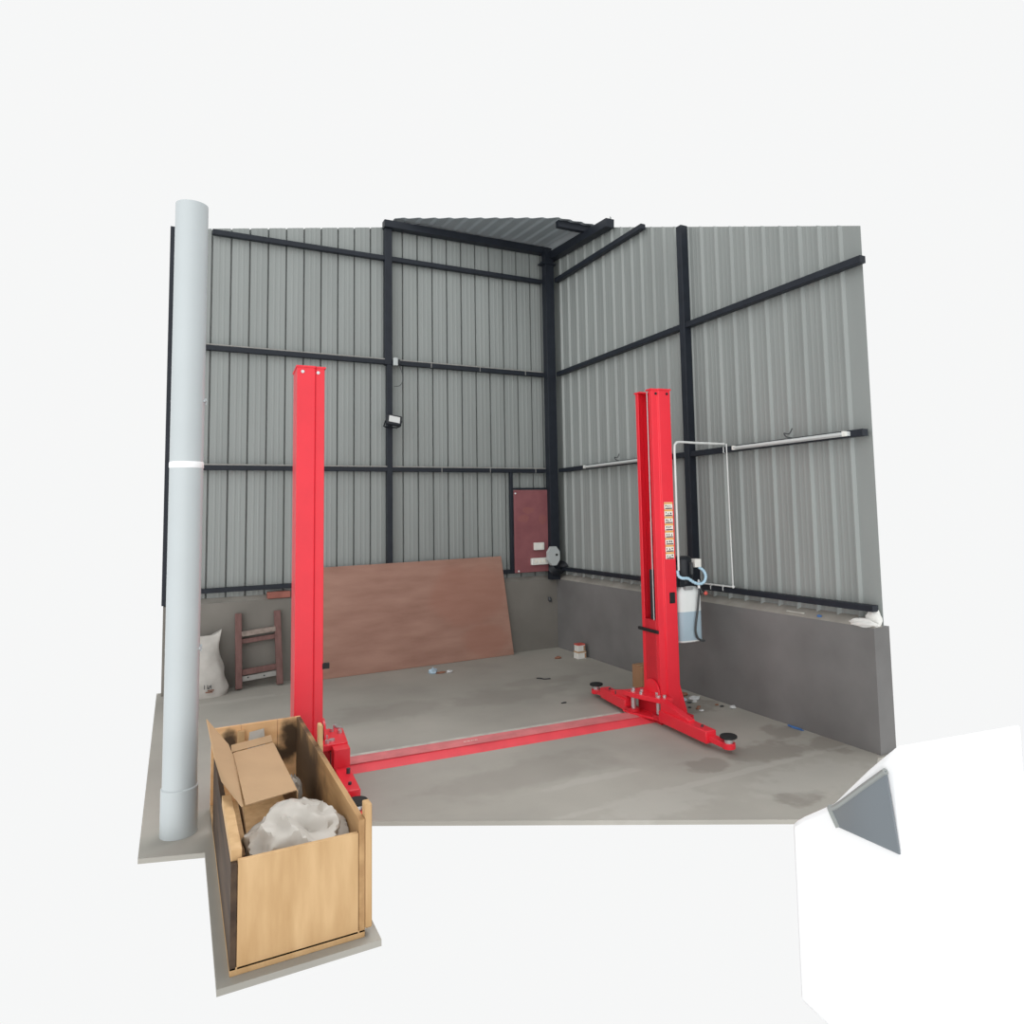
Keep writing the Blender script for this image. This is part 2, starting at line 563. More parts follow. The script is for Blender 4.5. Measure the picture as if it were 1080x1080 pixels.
def offset_poly(pts, t):
    """thicken an open polyline to a closed outline of thickness t (to the left of the path)"""
    res = []
    n = len(pts)
    for i, p in enumerate(pts):
        p = Vector(p)
        ns = []
        if i:
            d = (p - Vector(pts[i - 1])).normalized()
            ns.append(Vector((-d.y, d.x)))
        if i < n - 1:
            d = (Vector(pts[i + 1]) - p).normalized()
            ns.append(Vector((-d.y, d.x)))
        m = sum(ns, Vector((0, 0)))
        m.normalize()
        k = t / max(0.3, m.dot(ns[0]))
        res.append(tuple(p + m * k))
    return list(pts) + res[::-1]


# column section, s = distance from outer web towards the opening
sec = [(.178, -.082), (.178, -.125), (.122, -.125), (.114, -.140), (0, -.140), (0, .140), (.114, .140), (.122, .125), (.178, .125), (.178, .082)]


def make_post(sgn):
    U = lambda s: sgn * (1.486 - s)
    q = [(U(s), t) for s, t in sec]
    if sgn > 0:
        pl = offset_poly(q, 0.010)
    else:
        pl = offset_poly(q, -0.010)
    mb = MB()
    mb.prism(pl, 0.016, 2.70)
    p = mb.build('post', 'red', lift, bevel=0.003)
    # foot plate
    mb = MB()
    mb.box((min(U(-.075), U(.24)), -.21, 0.0), (max(U(-.075), U(.24)), .21, .036))
    mb.build('foot_plate', 'red_dark', p, bevel=0.004)
    for t in (-.136, .136):
        mb = MB()
        mb.prism([(U(0.002), .036), (U(-.062), .036), (U(-.058), .06), (U(0.002), .27)], t - .005, t + .005, lambda a, b, z: (a, z, b))
        mb.build('gusset', 'red', p)
    # cap
    mb = MB()
    mb.prism([(U(-.006), -.147), (U(.116), -.147), (U(.124), -.132), (U(.186), -.132), (U(.186), -.05), (U(.10), -.05), (U(.10), .05), (U(.186), .05), (U(.186), .132),
              (U(.124), .132), (U(.116), .147), (U(-.006), .147)], 2.695, 2.707)
    mb.build('cap_plate', 'red', p)
    for s in (.035, .135):
        mb = MB()
        y = -.1405 if s < .12 else -.1255
        mb.cyl((U(s), y, 2.665), (U(s), y - .006, 2.665), .011, 12)
        mb.build('bolt', 'chrome' if sgn < 0 else 'motor', p)
    return p


postL = make_post(-1)
postL['label'] = 'plain red steel post on the left, beside the wooden crate'
postR = make_post(1)
postR['label'] = 'red steel post on the right with stickers and oil tank'

# sticker column on right post
for i in range(8):
    z1 = 1.756 - i * 0.0585
    mb = MB()
    mb.box((1.389, -.1415, z1 - .0565), (1.471, -.1405, z1))
    mb.mi = 1
    mb.box((1.389, -.1422, z1 - .016), (1.471, -.1412, z1 - .002))
    mb.mi = 2
    mb.box((1.398, -.1422, z1 - .055), (1.466, -.1412, z1 - .047))
    for q in range(3):
        a = 1.398 + q * .023 + random.random() * .006
        b = z1 - .022 - random.random() * .01
        mb.box((a, -.1422, b - .012), (a + .006 + random.random() * .007, -.1412, b))
    mb.build('sticker', ['paper', 'orange', 'ink'], postR, smooth=False)['label'] = 'white and orange warning sticker with black marks'
mb = MB()
mb.box((1.412, -.1475, .928), (1.463, -.139, 1.017))
mb.build('latch_cover', 'black', postR, bevel=.004)['label'] = 'small black rectangular cover on the front face'
# ram in the channel, and a pale rod added for its edge highlight
mb = MB()
mb.cyl((1.345, .002, .795), (1.345, .002, 1.20), .024)
mb.mi = 1
mb.cyl((1.345, .002, 1.20), (1.345, .002, 1.60), .012)
mb.build('hydraulic_ram', ['motor', 'red_dark'], postR)['label'] = 'black hydraulic ram in the channel'
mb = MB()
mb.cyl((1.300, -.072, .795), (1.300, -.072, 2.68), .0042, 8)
mb.build('edge_rod', 'fit_grey', postR)['label'] = 'thin pale rod drawing the edge highlight in the channel'
mb = MB()
mb.box((1.355, .0, 1.40), (1.375, .035, 1.48))
mb.build('channel_latch', 'red_dark', postR)
mb = MB()
mb.box((-1.312, -.132, .70), (-1.268, -.105, .735))
mb.build('limit_switch', 'black', postL)['label'] = 'small black switch on the inner edge'


def make_carriage(sgn, zt=.205):
    X = lambda a: sgn * a
    mb = MB()
    mb.box((min(X(1.307), X(1.43)), -.080, .06), (max(X(1.307), X(1.43)), .080, .79))
    c = mb.build('carriage', 'red_dark', lift, bevel=.004)
    c['label'] = 'red sliding carriage low in the post channel'
    if sgn > 0:
        mb = MB()
        mb.box((1.288, -.125, .690), (1.310, .165, .715))
        mb.build('rubber_strip', 'black', c, bevel=.003)['label'] = 'black rubber guard strip'
    for z0, z1 in ((zt - .036, zt), (.032, .050)):
        mb = MB()
        mb.prism([(X(1.12), .17), (X(1.13), .06), (X(1.235), -.235), (X(1.34), -.25), (X(1.34), .17)] if sgn > 0 else
                 [(-1.165, .12), (-1.150, .08), (-1.165, -.235), (-1.34, -.25), (-1.34, .12)], z0, z1)
        mb.build('pivot_plate', 'red', c, bevel=.003)
    mb = MB()
    mb.box((min(X(1.27), X(1.36)), -.20, .05), (max(X(1.27), X(1.36)), .16, zt - .02))
    mb.build('carriage_box', 'red_dark', c)
    for (a, b) in ((1.175, .085), (1.255, -.165)):
        mb = MB()
        mb.cyl((X(a), b, .05), (X(a), b, zt + .012), .019)
        mb.build('pivot_pin', 'chrome', c)['label'] = 'bright steel pivot pin'
    for (a, b) in ((1.20, .12), (1.185, -.02), (1.285, -.10), (1.29, -.20), (1.23, .04)):
        mb = MB()
        mb.cyl((X(a), b, zt), (X(a), b, zt + .02), .014, 8)
        mb.build('bolt', 'chrome', c)
    mb = MB()
    pts = [(.11 * math.cos(t), .11 * math.sin(t)) for t in [math.pi * i / 14 for i in range(15)]]
    mb.prism([(a - .02, b) for a, b in pts], X(1.285), X(1.299), lambda a, b, z: (z, a, zt + b))
    mb.build('gear_plate', 'red', c)
    return c


make_carriage(1)
make_carriage(-1, .245)


def make_arm(p, e, ext, pad, label, hw=.028, zr=.205, x0=.07, block=0):
    """p pivot, e end of the outer tube, ext end of the inner tube (lift-local x, y)"""
    p, e, ext = Vector((*p, 0)), Vector((*e, 0)), Vector((*ext, 0))
    d = (e - p).normalized()
    n = Vector((-d.y, d.x, 0))
    mb = MB()
    mb.bar(p + d * .065 + Vector((0, 0, .080)), e + Vector((0, 0, .080)), .092, .088)
    a = mb.build('swing_arm', 'red', lift, bevel=.006)
    a['label'] = label
    # sleeve + brace
    mb = MB()
    mb.cyl(p + Vector((0, 0, .052)), p + Vector((0, 0, .076)), .052, 20)
    mb.bar(p + Vector((0, 0, .064)), p + d * .09 + Vector((0, 0, .064)), .09, .024)
    mb.build('pivot_eye', 'red_dark', a)
    mb = MB()
    L = (e - p).length
    k = [(x0, .12), (.66 * L, .12), (.66 * L, .140), (x0, zr)] if not block else [(x0, .05), (block, .05), (block, zr), (x0, zr)]
    mb.prism(k, -hw, hw, lambda x, z, s: tuple(p + d * x + n * s + Vector((0, 0, z))))
    mb.build('brace' if not block else 'arm_root', 'red', a, bevel=.003)
    mb = MB()
    mb.bar(e - d * .05 + Vector((0, 0, .074)), ext + Vector((0, 0, .054)), .066, .038)
    mb.mi = 0
    mb.cyl(Vector((pad[0], pad[1], .034)), Vector((pad[0], pad[1], .073)), .046, 20)
    mb.build('extension_tube', 'red', a, bevel=.003)
    mb = MB()
    mb.cyl((pad[0], pad[1], .07), (pad[0], pad[1], .108), .030)
    mb.build('pad_screw', 'chrome', a)['label'] = 'bright screw collar'
    mb = MB()
    mb.tube([(pad[0], pad[1], .104), (pad[0], pad[1], .108), (pad[0], pad[1], .119), (pad[0], pad[1], .123)], [.053, .060, .060, .055], 28)
    mb.build('rubber_pad', 'black', a)['label'] = 'black round rubber pad'
    mb = MB()
    q = e - d * .10 + Vector((0, 0, .124))
    mb.cyl(q, q + Vector((0, 0, .014)), .010, 8)
    mb.build('stop_bolt', 'grey', a)
    mb = MB()
    q2 = p + d * .50 * L + n * .02 + Vector((0, 0, .124))
    mb.cyl(q2, q2 + Vector((0, 0, .03)), .012, 8)
    mb.build('stop_bolt', 'grey', a)
    return a


make_arm((1.255, -.165), (1.255, -.83), (1.295, -.965), (1.30, -.965), 'red swing arm reaching out towards the viewer from the right post')
make_arm((1.175, .085), (1.205, .62), (1.205, .76), (1.203, .775), 'red swing arm reaching back from the right post')
make_arm((-1.215, -.165), (-1.215, -.74), (-1.215, -.885), (-1.215, -.885), 'red swing arm of the left post, half hidden by the crate', .05, .236, .05, .17)

# power unit
pu = MB()
pu.tube([(1.64, 0, 1.06), (1.64, 0, 1.07), (1.64, 0, 1.27), (1.64, 0, 1.295)], [.085, .092, .092, .07], 24)
pu.box((1.555, -.085, 1.045), (1.735, .075, 1.10))
pu.box((1.49, -.07, 1.05), (1.56, .07, 1.25))
pu = pu.build('electric_motor', 'motor', lift, bevel=.004)
pu['label'] = 'black hydraulic pump motor on the right post'
mb = MB()
mb.box((1.69, -.125, 1.205), (1.755, -.06, 1.275))
mb.build('junction_box', 'white', pu, bevel=.005)['label'] = 'small pale connection box'
mb = MB()
mb.box((1.645, -.13, 1.15), (1.665, -.10, 1.25))
mb.build('switch_plate', 'grey', pu, bevel=.003)
pth = []
for t in range(25):
    a = t / 24
    pth.append((1.505 + .10 * a, -.125, 1.18 - .055 * a - .02 * math.sin(a * math.pi)))
ctrl = [(1.505, -.13, 1.19), (1.512, -.135, 1.145), (1.545, -.14, 1.125), (1.60, -.14, 1.12), (1.66, -.14, 1.085), (1.72, -.14, 1.068), (1.77, -.135, 1.085), (1.79, -.13, 1.13),
        (1.775, -.12, 1.175), (1.735, -.11, 1.205)]


def smooth_path(P, n=6):
    P = [Vector(p) for p in P]
    r = []
    for i in range(len(P) - 1):
        a, b, c, d = P[max(i - 1, 0)], P[i], P[i + 1], P[min(i + 2, len(P) - 1)]
        for k in range(n):
            t = k / n
            r.append(0.5 * ((2 * b) + (c - a) * t + (2 * a - 5 * b + 4 * c - d) * t * t + (3 * b - a - 3 * c + d) * t ** 3))
    r.append(P[-1])
    return r


sp = smooth_path(ctrl, 8)
mb = MB()
mb.tube(sp, [.0125 + .0018 * math.sin(i * 2.1) for i in range(len(sp))], 10)
mb.build('flexible_conduit', 'flex', pu)['label'] = 'pale blue corrugated cable sleeve in a loop'
# tank
mb = MB()
ring = lambda z, sx, sy, cx=1.662: [(cx + sx * (1 if math.cos(t) >= 0 else -1) * abs(math.cos(t)) ** .45, sy * (1 if math.sin(t) >= 0 else -1) * abs(math.sin(t)) ** .45, z) for t in
                                    [2 * math.pi * i / 32 for i in range(32)]]
lv = [(.580, .105, .07), (.588, .118, .085), (.60, .122, .09), (.838, .122, .09), (.840, .122, .09), (.96, .122, .09), (1.0, .118, .086), (1.02, .10, .075), (1.05, .085, .06)]
rr = [[mb.bm.verts.new(p) for p in ring(z, a, b)] for z, a, b in lv]
for j, (a, b) in enumerate(zip(rr, rr[1:])):
    mb.mi = 1 if 2 <= j <= 2 else 0
    for i in range(32):
        mb._f([a[i], a[(i + 1) % 32], b[(i + 1) % 32], b[i]])
mb.mi = 0
mb._f(rr[0][::-1])
mb._f(rr[-1])
tank = mb.build('oil_tank', ['tank', 'oil'], lift)
tank['label'] = 'white plastic oil tank with a bluish lower half'
mb = MB()
mb.tube(smooth_path([(1.735, -.105, 1.04), (1.725, -.12, 1.0), (1.715, -.118, .93), (1.705, -.116, .85), (1.688, -.114, .76), (1.68, -.112, .68), (1.70, -.110, .62), (1.745, -.108, .593), (1.775, -.10, .59)], 6),
        .0095, 8)
mb.build('hose', 'grey', tank)['label'] = 'dark grey drain hose in front of the tank'
mb = MB()
mb.box((1.60, -.098, 1.02), (1.68, -.06, 1.05))
mb.cyl((1.735, -.105, 1.02), (1.735, -.105, 1.09), .016, 12)
mb.cyl((1.715, -.105, 1.06), (1.735, -.105, 1.10), .008, 8)
mb.build('fitting', 'chrome', tank)['label'] = 'bright hose fittings'
mb = MB()
mb.cyl((1.735, -.105, 1.045), (1.785, -.12, .99), .006, 8)
mb.mi = 1
mb.blob((1.79, -.122, .985), (.018, .018, .018), 1, 0, sub=2)
mb.build('release_lever', ['motor', 'cartonred'], tank)['label'] = 'release lever with a red knob'

# conduit between wall and motor
cw = lift.matrix_basis
vtop = LO + Matrix.Rotation(TH, 3, 'Z') @ Vector((1.515, -.135, 0))
CO = Vector((0.0, -3.15, 2.26))
cond = thing('conduit', 'thin white conduit running from the sticker post across to the right wall', 'conduit', CO)
mb = MB()
mb.tube(smooth_path([(vtop.x, vtop.y, 1.19), (vtop.x, vtop.y, 1.6), (vtop.x, vtop.y, 2.0), (vtop.x, vtop.y, 2.20), (vtop.x + .012, vtop.y, 2.245), (vtop.x + .06, vtop.y + .003, 2.262), (-.3, -3.155, 2.262), (-.002, -3.152, 2.262)], 6), .0095, 10)
shift(mb.build('bent_pipe', 'pvc2', cond), CO)
mb = MB()
mb.tube([(-.008, -3.185, 2.26), (-.008, -3.19, 1.6), (-.008, -3.196, 1.02)], .0055, 8)
shift(mb.build('drop_pipe', 'pvc2', cond), CO)
mb = MB()
mb.tube([(-.008, -3.205, 1.018), (-.008, -2.72, 1.018)], .007, 8)
mb.blob((-.01, -3.20, 1.02), (.014, .014, .014), 1, 0, sub=2)
shift(mb.build('rail_pipe', 'pvc2', cond), CO)
for y, z in ((-3.14, 2.21), (-3.06, 1.0), (-2.9, 1.0)):
    mb = MB()
    mb.box((-.006, y - .003, z - .026), (.01, y + .003, z + .026))
    shift(mb.build('clip', 'pvc2', cond), CO)

# conduits along the left wall rails, also standing in for light on the flanges
for z, xa, xb, lb in ((3.488, -4.28, -0.14, 'thin white conduit clipped along the second highest left-wall rail, doubling as its lit top edge'), (2.249, -4.25, -0.02, 'thin white conduit clipped along the rail above the maroon board, doubling as its lit top edge')):
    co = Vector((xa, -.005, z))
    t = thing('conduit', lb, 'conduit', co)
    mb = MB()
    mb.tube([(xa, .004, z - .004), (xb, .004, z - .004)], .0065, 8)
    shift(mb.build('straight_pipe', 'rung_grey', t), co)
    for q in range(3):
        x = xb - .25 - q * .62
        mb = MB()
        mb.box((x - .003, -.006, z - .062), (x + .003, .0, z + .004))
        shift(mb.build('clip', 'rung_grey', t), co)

# tube lights
for y0, y1, lb, hy in ((-3.292, -4.459, 'long unlit tube light on the right wall, right of the red post', -3.88), (-.80, -1.97, 'unlit tube light on the right wall, between the corner and the red post', -1.45)):
    co = Vector((0, (y0 + y1) / 2, 2.212))
    t = thing('tube_light', lb, 'light', co, group='tube lights on the right wall')
    mb = MB()
    mb.box((-.03, y1, 2.196), (0.0, y0, 2.228))
    shift(mb.build('batten', 'tube', t, bevel=.003), co)
    mb = MB()
    mb.cyl((-.045, y1 + .03, 2.212), (-.045, y0 - .03, 2.212), .013, 12)
    shift(mb.build('glass_tube', 'tube', t), co)
    for y in (y0 - .02, y1 + .02):
        mb = MB()
        mb.box((-.055, y - .012, 2.194), (-.028, y + .012, 2.230))
        shift(mb.build('lamp_holder', 'white', t), co)
    mb = MB()
    mb.tube(smooth_path([(-.01, hy - .05, 2.235), (-.02, hy, 2.25), (-.02, hy + .02, 2.28), (-.02, hy - .03, 2.27), (-.015, hy - .06, 2.31)]), .005, 6)
    shift(mb.build('cable_tail', 'grey', t), co)

# floodlight on left wall column
co = Vector((-2.12, -.03, 2.75))
t = thing('floodlight', 'small black floodlight on the left-wall column above the brown board', 'light', co)
rot = Matrix.Rotation(math.radians(-16), 3, 'X') @ Matrix.Rotation(math.radians(10), 3, 'Y')
mb = MB()
mb.box((-.085, -.13, -.055), (.085, -.085, .065), rot, (0, -.1, 0))
mb.build('housing', 'motor', t, bevel=.008)
mb = MB()
mb.box((-.062, -.134, -.028), (.062, -.128, .046), rot, (0, -.1, 0))
mb.build('lens', 'lamp', t)['label'] = 'pale frosted lens'
mb = MB()
mb.tube([(-.092, -.10, 0), (-.092, -.02, -.05), (-.06, 0.0, -.06), (.06, 0.0, -.06), (.092, -.02, -.05), (.092, -.10, 0)], .008, 6)
mb.build('bracket', 'motor', t)

# small white fitting on rail with hanging wire
co = Vector((-2.07, -.03, 3.45))
t = thing('junction_box', 'tiny white fitting with a dangling wire beside the left-wall column', 'junction box', co)
mb = MB()
mb.box((-.030, -.04, -.045), (.020, .0, .045))
mb.build('box', 'fit_grey', t, bevel=.006)
mb = MB()
mb.box((.021, -.035, -.025), (.05, -.005, .025))
mb.build('socket', 'motor', t, bevel=.004)
mb = MB()
mb.tube(smooth_path([(.03, -.02, -.03), (.075, -.01, -.12), (.09, 0, -.2), (.05, 0, -.27), (-.01, .02, -.28)]), .004, 6)
mb.build('wire', 'grey', t)

# maroon board and electrics
co = Vector((-.29, -.01, .955))
t = thing('switch_board', 'tall maroon board fixed to the wall beside the corner column', 'board', co)
mb = MB()
mb.box((-.588, -.022, .955), (-.012, -.004, 1.972))
shift(mb.build('panel', 'maroon', t, bevel=.003), co)
for x, z in ((-.57, 1.93), (-.085, 1.955), (-.54, .975)):
    mb = MB()
    mb.cyl((x, -.021, z), (x, -.027, z), .011, 10)
    shift(mb.build('screw', 'litter', t), co)
t = thing('switch_box', 'small cream switch box on the maroon board, the upper one', 'switch', (-.266, -.022, 1.27))
mb = MB()
mb.box((-.068, -.04, -.046), (.068, 0, .046))
mb.build('cover', 'white', t, bevel=.006)
mb = MB()
mb.box((.025, -.046, -.02), (.05, -.038, .02))
mb.build('switch', 'paper', t, bevel=.003)
t = thing('socket_box', 'long cream socket box low on the maroon board, the lower one', 'switch', (-.262, -.022, 1.085))
mb = MB()
mb.box((-.115, -.045, -.042), (.115, 0, .042))
mb.build('cover', 'white', t, bevel=.006)
for x in (-.06, 0, .06):
    mb = MB()
    mb.box((x - .018, -.05, -.018), (x + .018, -.043, .018))
    mb.build('switch', 'paper', t, bevel=.003)
t = thing('cable_reel', 'grey eight-sided fitting with black cable beside the maroon board in the corner', 'reel', (-.125, -.15, 1.0))
mb = MB()
oc = [(.086 * math.cos(math.radians(22.5 + 45 * i)), .125 * math.sin(math.radians(22.5 + 45 * i))) for i in range(8)]
mb.prism(oc, -.03, .03, lambda a, b, z: (a, z, b + .15))
mb.build('face', 'fit_grey', t, smooth=False)
mb = MB()
mb.box((.02, -.034, .15), (.048, -.026, .175))
mb.build('dial', 'ink', t)
mb = MB()
for k in range(4):
    mb.tube([(.06 + .10 * math.cos(a) + .01 * k, .03 - .012 * k + .03 * math.sin(a), -.02 + .014 * k + .055 * math.sin(a)) for a in [2 * math.pi * i / 20 for i in range(21)]], .012, 6)
mb.build('cable_coil', 'motor', t)['label'] = 'coil of black cable'
mb = MB()
mb.tube([(.03, .03, .10), (.05, .05, .05), (.06, .06, -.02)], .02, 8)
mb.build('bracket', 'motor', t)
mb = MB()
mb.blob((-.11, -.012, .603), (.025, .018, .028), 4, .3)
mb.tube(smooth_path([(-.135, -.006, .63), (-.10, -.02, .61), (-.085, -.006, .57)]), .007, 6)
tag(mb.build('wall_hook', 'grey'), 'small grey stub on the dwarf wall below the maroon board', 'hook')

# ============================================================ LEANING BOARD, TRESTLE, SACK, BRICK
mb = MB()
mb.slab([(-2.97, -.158, 0.002), (-.660, -.105, 0.002), (-.768, -.012, 1.170), (-2.97, -.040, 1.150)], .014)
tag(mb.build('plywood_board', 'ply', bevel=.002), 'large brown plywood board leaning against the left wall', 'board')

co = Vector((-3.51, -.12, 0))
t = thing('wooden_trestle', 'brown wooden frame with rungs leaning on the dwarf wall left of the lift', 'trestle', co)
mb = MB()


def stile(x0, x1):
    mb = MB()
    mb.bar((x0, -.15, .012), (x1, -.030, .735), .062, .055, up=(0, 1, 0))
    return shift(mb.build('stile', 'timber', t, bevel=.004), co)


stile(-3.685, -3.690)
stile(-3.302, -3.322)
for (z, yo, h, dpt, m, dx) in ((.545, -.06, .05, .05, 'timber_pale', 0), (.470, -.055, .045, .035, 'timber', 0), (.175, -.115, .055, .035, 'timber', 0.01), (.110, -.118, .05, .02, 'rung_grey', 0.01)):
    mb = MB()
    mb.bar((-3.66, yo - .008, z - .012), (-3.34 + dx, yo - .008, z + .012), dpt, h)
    o = shift(mb.build('rung', m, t, bevel=.003), co)
    if m == 'rung_grey':
        o['label'] = 'pale grey metal strip'
    elif m == 'timber_pale':
        o['label'] = 'paler greyish wooden rung'
for x in (-3.60, -3.45):
    mb = MB()
    mb.cyl((x, -.135, .112), (x, -.139, .112), .008, 8)
    shift(mb.build('screw', 'ink', t), co)

# sack
co = Vector((-4.0, -.22, 0))
mb = MB()
NL, NA = 22, 36
rows = []
for j in range(NL + 1):
    v = j / NL
    z = .55 * v
    w = .232 if v < .12 else (lerp(v, .12, .35, .232, .185) if v < .35 else (lerp(v, .35, .8, .185, .130) if v < .8 else lerp(v, .8, 1, .130, .150)))
    w += .006 * math.sin(v * 17)
    d = lerp(v, 0, 1, .125, .075) * (1 - .85 * max(0, v - .65) / .35)
    if v < .10:
        w *= .92 + .8 * v
        d *= .85 + 1.5 * v
    cx = .0
    cy = .13 * v
    ring_ = []
    for i in range(NA):
        a = 2 * math.pi * i / NA
        k = 1 + .13 * noise.noise(Vector((math.cos(a) * 1.5, math.sin(a) * 1.5, v * 4)))
        zz = z + .055 * max(0, math.cos(a)) ** 5 * max(0, v - .75) / .25
        ring_.append(mb.bm.verts.new((cx + w * k * math.cos(a), cy + d * k * math.sin(a), zz)))
    rows.append(ring_)
for a, b in zip(rows, rows[1:]):
    for i in range(NA):
        mb._f([a[i], a[(i + 1) % NA], b[(i + 1) % NA], b[i]])
mb._f(rows[0][::-1])
mb._f(rows[-1])
sk = mb.build('sack', 'sack')
sk.location = co
tag(sk, 'white woven sack standing against the dwarf wall behind the white pipe', 'sack')
mb = MB()
for (x, z, w, h) in ((.00, .095, .006, .034), (.026, .095, .006, .034), (.026, .095, .020, .006), (.056, .095, .006, .030), (.042, .112, .014, .006)):
    mb.box((x, -.150, z), (x + w, -.118, z + h))
mb.mi = 1
mb.box((.012, -.150, .060), (.075, -.118, .065))
mb.box((.03, -.150, .075), (.085, -.118, .080))
mb.build('print', ['grey', 'litter_o'], sk)['label'] = 'faded black and red printed marks'

mb = MB()
mb.box((-3.415, -0.022, .858), (-3.19, 0.058, .925), Matrix.Rotation(.03, 3, 'Z'))
tag(mb.build('brick', 'brick', bevel=.004), 'red brick lying on the dwarf wall ledge above the trestle', 'brick')
mb = MB()
mb.box((-3.165, .0, .862), (-3.115, .05, .92))
tag(mb.build('mortar_block', 'litter', bevel=.006), 'small pale block on the ledge beside the red brick', 'block')
mb = MB()
mb.blob((.02, -4.08, .874), (.010, .022, .010), 2, .3)
tag(mb.build('bottle_cap', 'blue'), 'small blue scrap on the right dwarf wall ledge', 'scrap')
mb = MB()
mb.box((.02, -3.93, .874), (.035, -3.76, .881))
tag(mb.build('timber_strip', 'mortar_pale'), 'thin pale strip lying on the right dwarf wall ledge', 'strip')

# ============================================================ WHITE PIPE
PX, PY = -4.218, -3.40
pipe = thing('drain_pipe', 'tall white pipe standing at the left edge in front of the shed', 'pipe', (PX, PY, 0))
mb = MB()
mb.tube([(0, 0, .22), (0, 0, 1.9), (0, 0, 3.52)], .0860, 40)
mb.build('pipe_length', 'pvc', pipe)
mb = MB()
mb.tube([(0, 0, 1.985), (0, 0, 1.99), (0, 0, 2.015), (0, 0, 2.02)], [.0862, .0885, .0885, .0862], 40)
mb.build('joint_ring', 'carpaint', pipe)['label'] = 'narrow bright joint ring'
mb = MB()
mb.tube([(0, 0, 0.0), (0, 0, .245), (0, 0, .25)], [.092, .092, .087], 40)
mb.build('base_socket', 'pvc', pipe)
for z in (2.37, .98):
    mb = MB()
    mb.tube([(.09 * math.cos(a), .09 * math.sin(a), z) for a in [math.pi * i / 12 - .4 for i in range(13)]], .006, 6)
    mb.box((.082, -.004, z - .018), (.097, .004, z + .018))
    mb.build('clamp', 'pvc', pipe)

# ============================================================ CRATE, CARTON, PLASTIC
X0, X1, Y0, Y1, ZT = -4.055, -3.555, -4.85, -3.14, .46
CO = Vector(((X0 + X1) / 2, (Y0 + Y1) / 2, 0))
crate = thing('wooden_crate', 'open pine packing crate with scorched inside in front of the left post', 'crate', CO)


def cpart(mb, n, m, lb=None, bevel=.002):
    o = shift(mb.build(n, m, crate, bevel=bevel), CO)
    # keep procedural stains where they stand: object space is shifted by CO
    if lb:
        o['label'] = lb
    return o


for k in ('pine_rear', 'pine_side'):
    for n in MT[k].node_tree.nodes:
        if n.type == 'VECT_MATH' and n.operation == 'SUBTRACT':
            n.inputs[1].default_value = Vector(n.inputs[1].default_value) - CO
cpart(MB().box((X0, Y0, .0), (X1, Y1, .03)), 'bottom', 'pine')
mb = MB()
for a, b in ((X0, -3.895), (-3.893, -3.69), (-3.688, X1)):
    mb.box((a, Y1 - .022, .02), (b, Y1, ZT))
cpart(mb, 'rear_panel', 'pine_rear', 'scorched rear panel of three boards')
cpart(MB().box((-3.915, Y1 - .045, .03), (-3.875, Y1 - .0225, ZT - .03)), 'batten', 'pine')
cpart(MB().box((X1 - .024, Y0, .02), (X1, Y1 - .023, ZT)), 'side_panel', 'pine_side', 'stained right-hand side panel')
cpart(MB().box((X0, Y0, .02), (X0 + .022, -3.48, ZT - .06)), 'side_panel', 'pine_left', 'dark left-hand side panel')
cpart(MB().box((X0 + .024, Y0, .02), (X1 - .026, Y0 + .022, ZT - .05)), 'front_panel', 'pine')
cpart(MB().box((X1 + .001, -3.80, .03), (X1 + .022, -3.735, .565)), 'stake', 'pine', 'short upright stake on the outer side', .006)
cpart(MB().box((X1 + .001, -4.85, .03), (X1 + .030, -4.79, .515)), 'stake', 'pine', 'upright stake at the near corner', .006)
cpart(MB().box((X0 + .001, -4.82, ZT - .10), (X0 + .040, -4.22, ZT - .02)), 'batten', 'pine')

co = Vector((-3.86, -4.05, .4))
carton = thing('cardboard_carton', 'opened brown cardboard carton lying inside the wooden crate', 'carton', co)


def kpart(quad, n, lb=None):
    o = shift(MB().slab(quad, .005).build(n, 'card', carton), co)
    if lb:
        o['label'] = lb


A, B_, C_, D_ = (-3.981, -3.813, .50), (-3.770, -3.642, .47), (-3.737, -4.271, .42), (-3.973, -4.444, .46)
kpart([D_, C_, B_, A], 'face_panel')
kpart([(-3.985, -3.806, .503), (-3.772, -3.636, .473), (-3.777, -3.600, .50), (-3.987, -3.775, .53)], 'end_flap')
kpart([(-3.986, -4.462, .462), (-3.986, -3.83, .50), (-4.004, -3.83, .55), (-4.095, -3.548, .62), (-4.074, -4.026, .55), (-4.052, -4.209, .50)], 'side_flap', 'long flap standing up over the crate side')
kpart([(-3.986, -4.44, .455), (-3.986, -3.81, .495), (-3.965, -3.78, .30), (-3.965, -4.40, .28)], 'side_panel')
kpart([(-3.737, -4.275, .415), (-3.770, -3.648, .463), (-3.762, -3.66, .28), (-3.73, -4.26, .25)], 'side_panel')

co = Vector((-3.785, -4.585, .285))
mb = MB()
mb.blob((0, 0, 0), (1, 1, 1), 2, .0, sub=5)
for v in mb.bm.verts:
    p = v.co.normalized()
    q = p + .35 * noise.noise_vector(p * 1.3)
    k = 1.12 - .36 * abs(noise.noise(q * 1.7 + Vector((4, 1, 8)))) - .13 * abs(noise.noise(q * 3.6)) - .035 * abs(noise.noise(q * 9))
    v.co = Vector((max(-.212, min(.202, p.x * k * .215)), max(-.235, min(.21, p.y * k * .22)), p.z * k * .185))
pf = mb.build('plastic_wrap', 'film')
pf.location = co
tag(pf, 'crumpled milky plastic sheeting bundled in the near end of the crate', 'plastic wrap')
mb = MB()
mb.blob((0, 0, 0), (.03, .11, .10), 6, .3, 5, sub=3)
for v in mb.bm.verts:
    v.co += noise.noise_vector(v.co * 25) * .02
o = mb.build('plastic_bag', 'film')
o.location = (-3.665, -3.72, .19)
tag(o, 'small clear plastic scrap between the carton and the crate side', 'plastic wrap')
mb = MB()
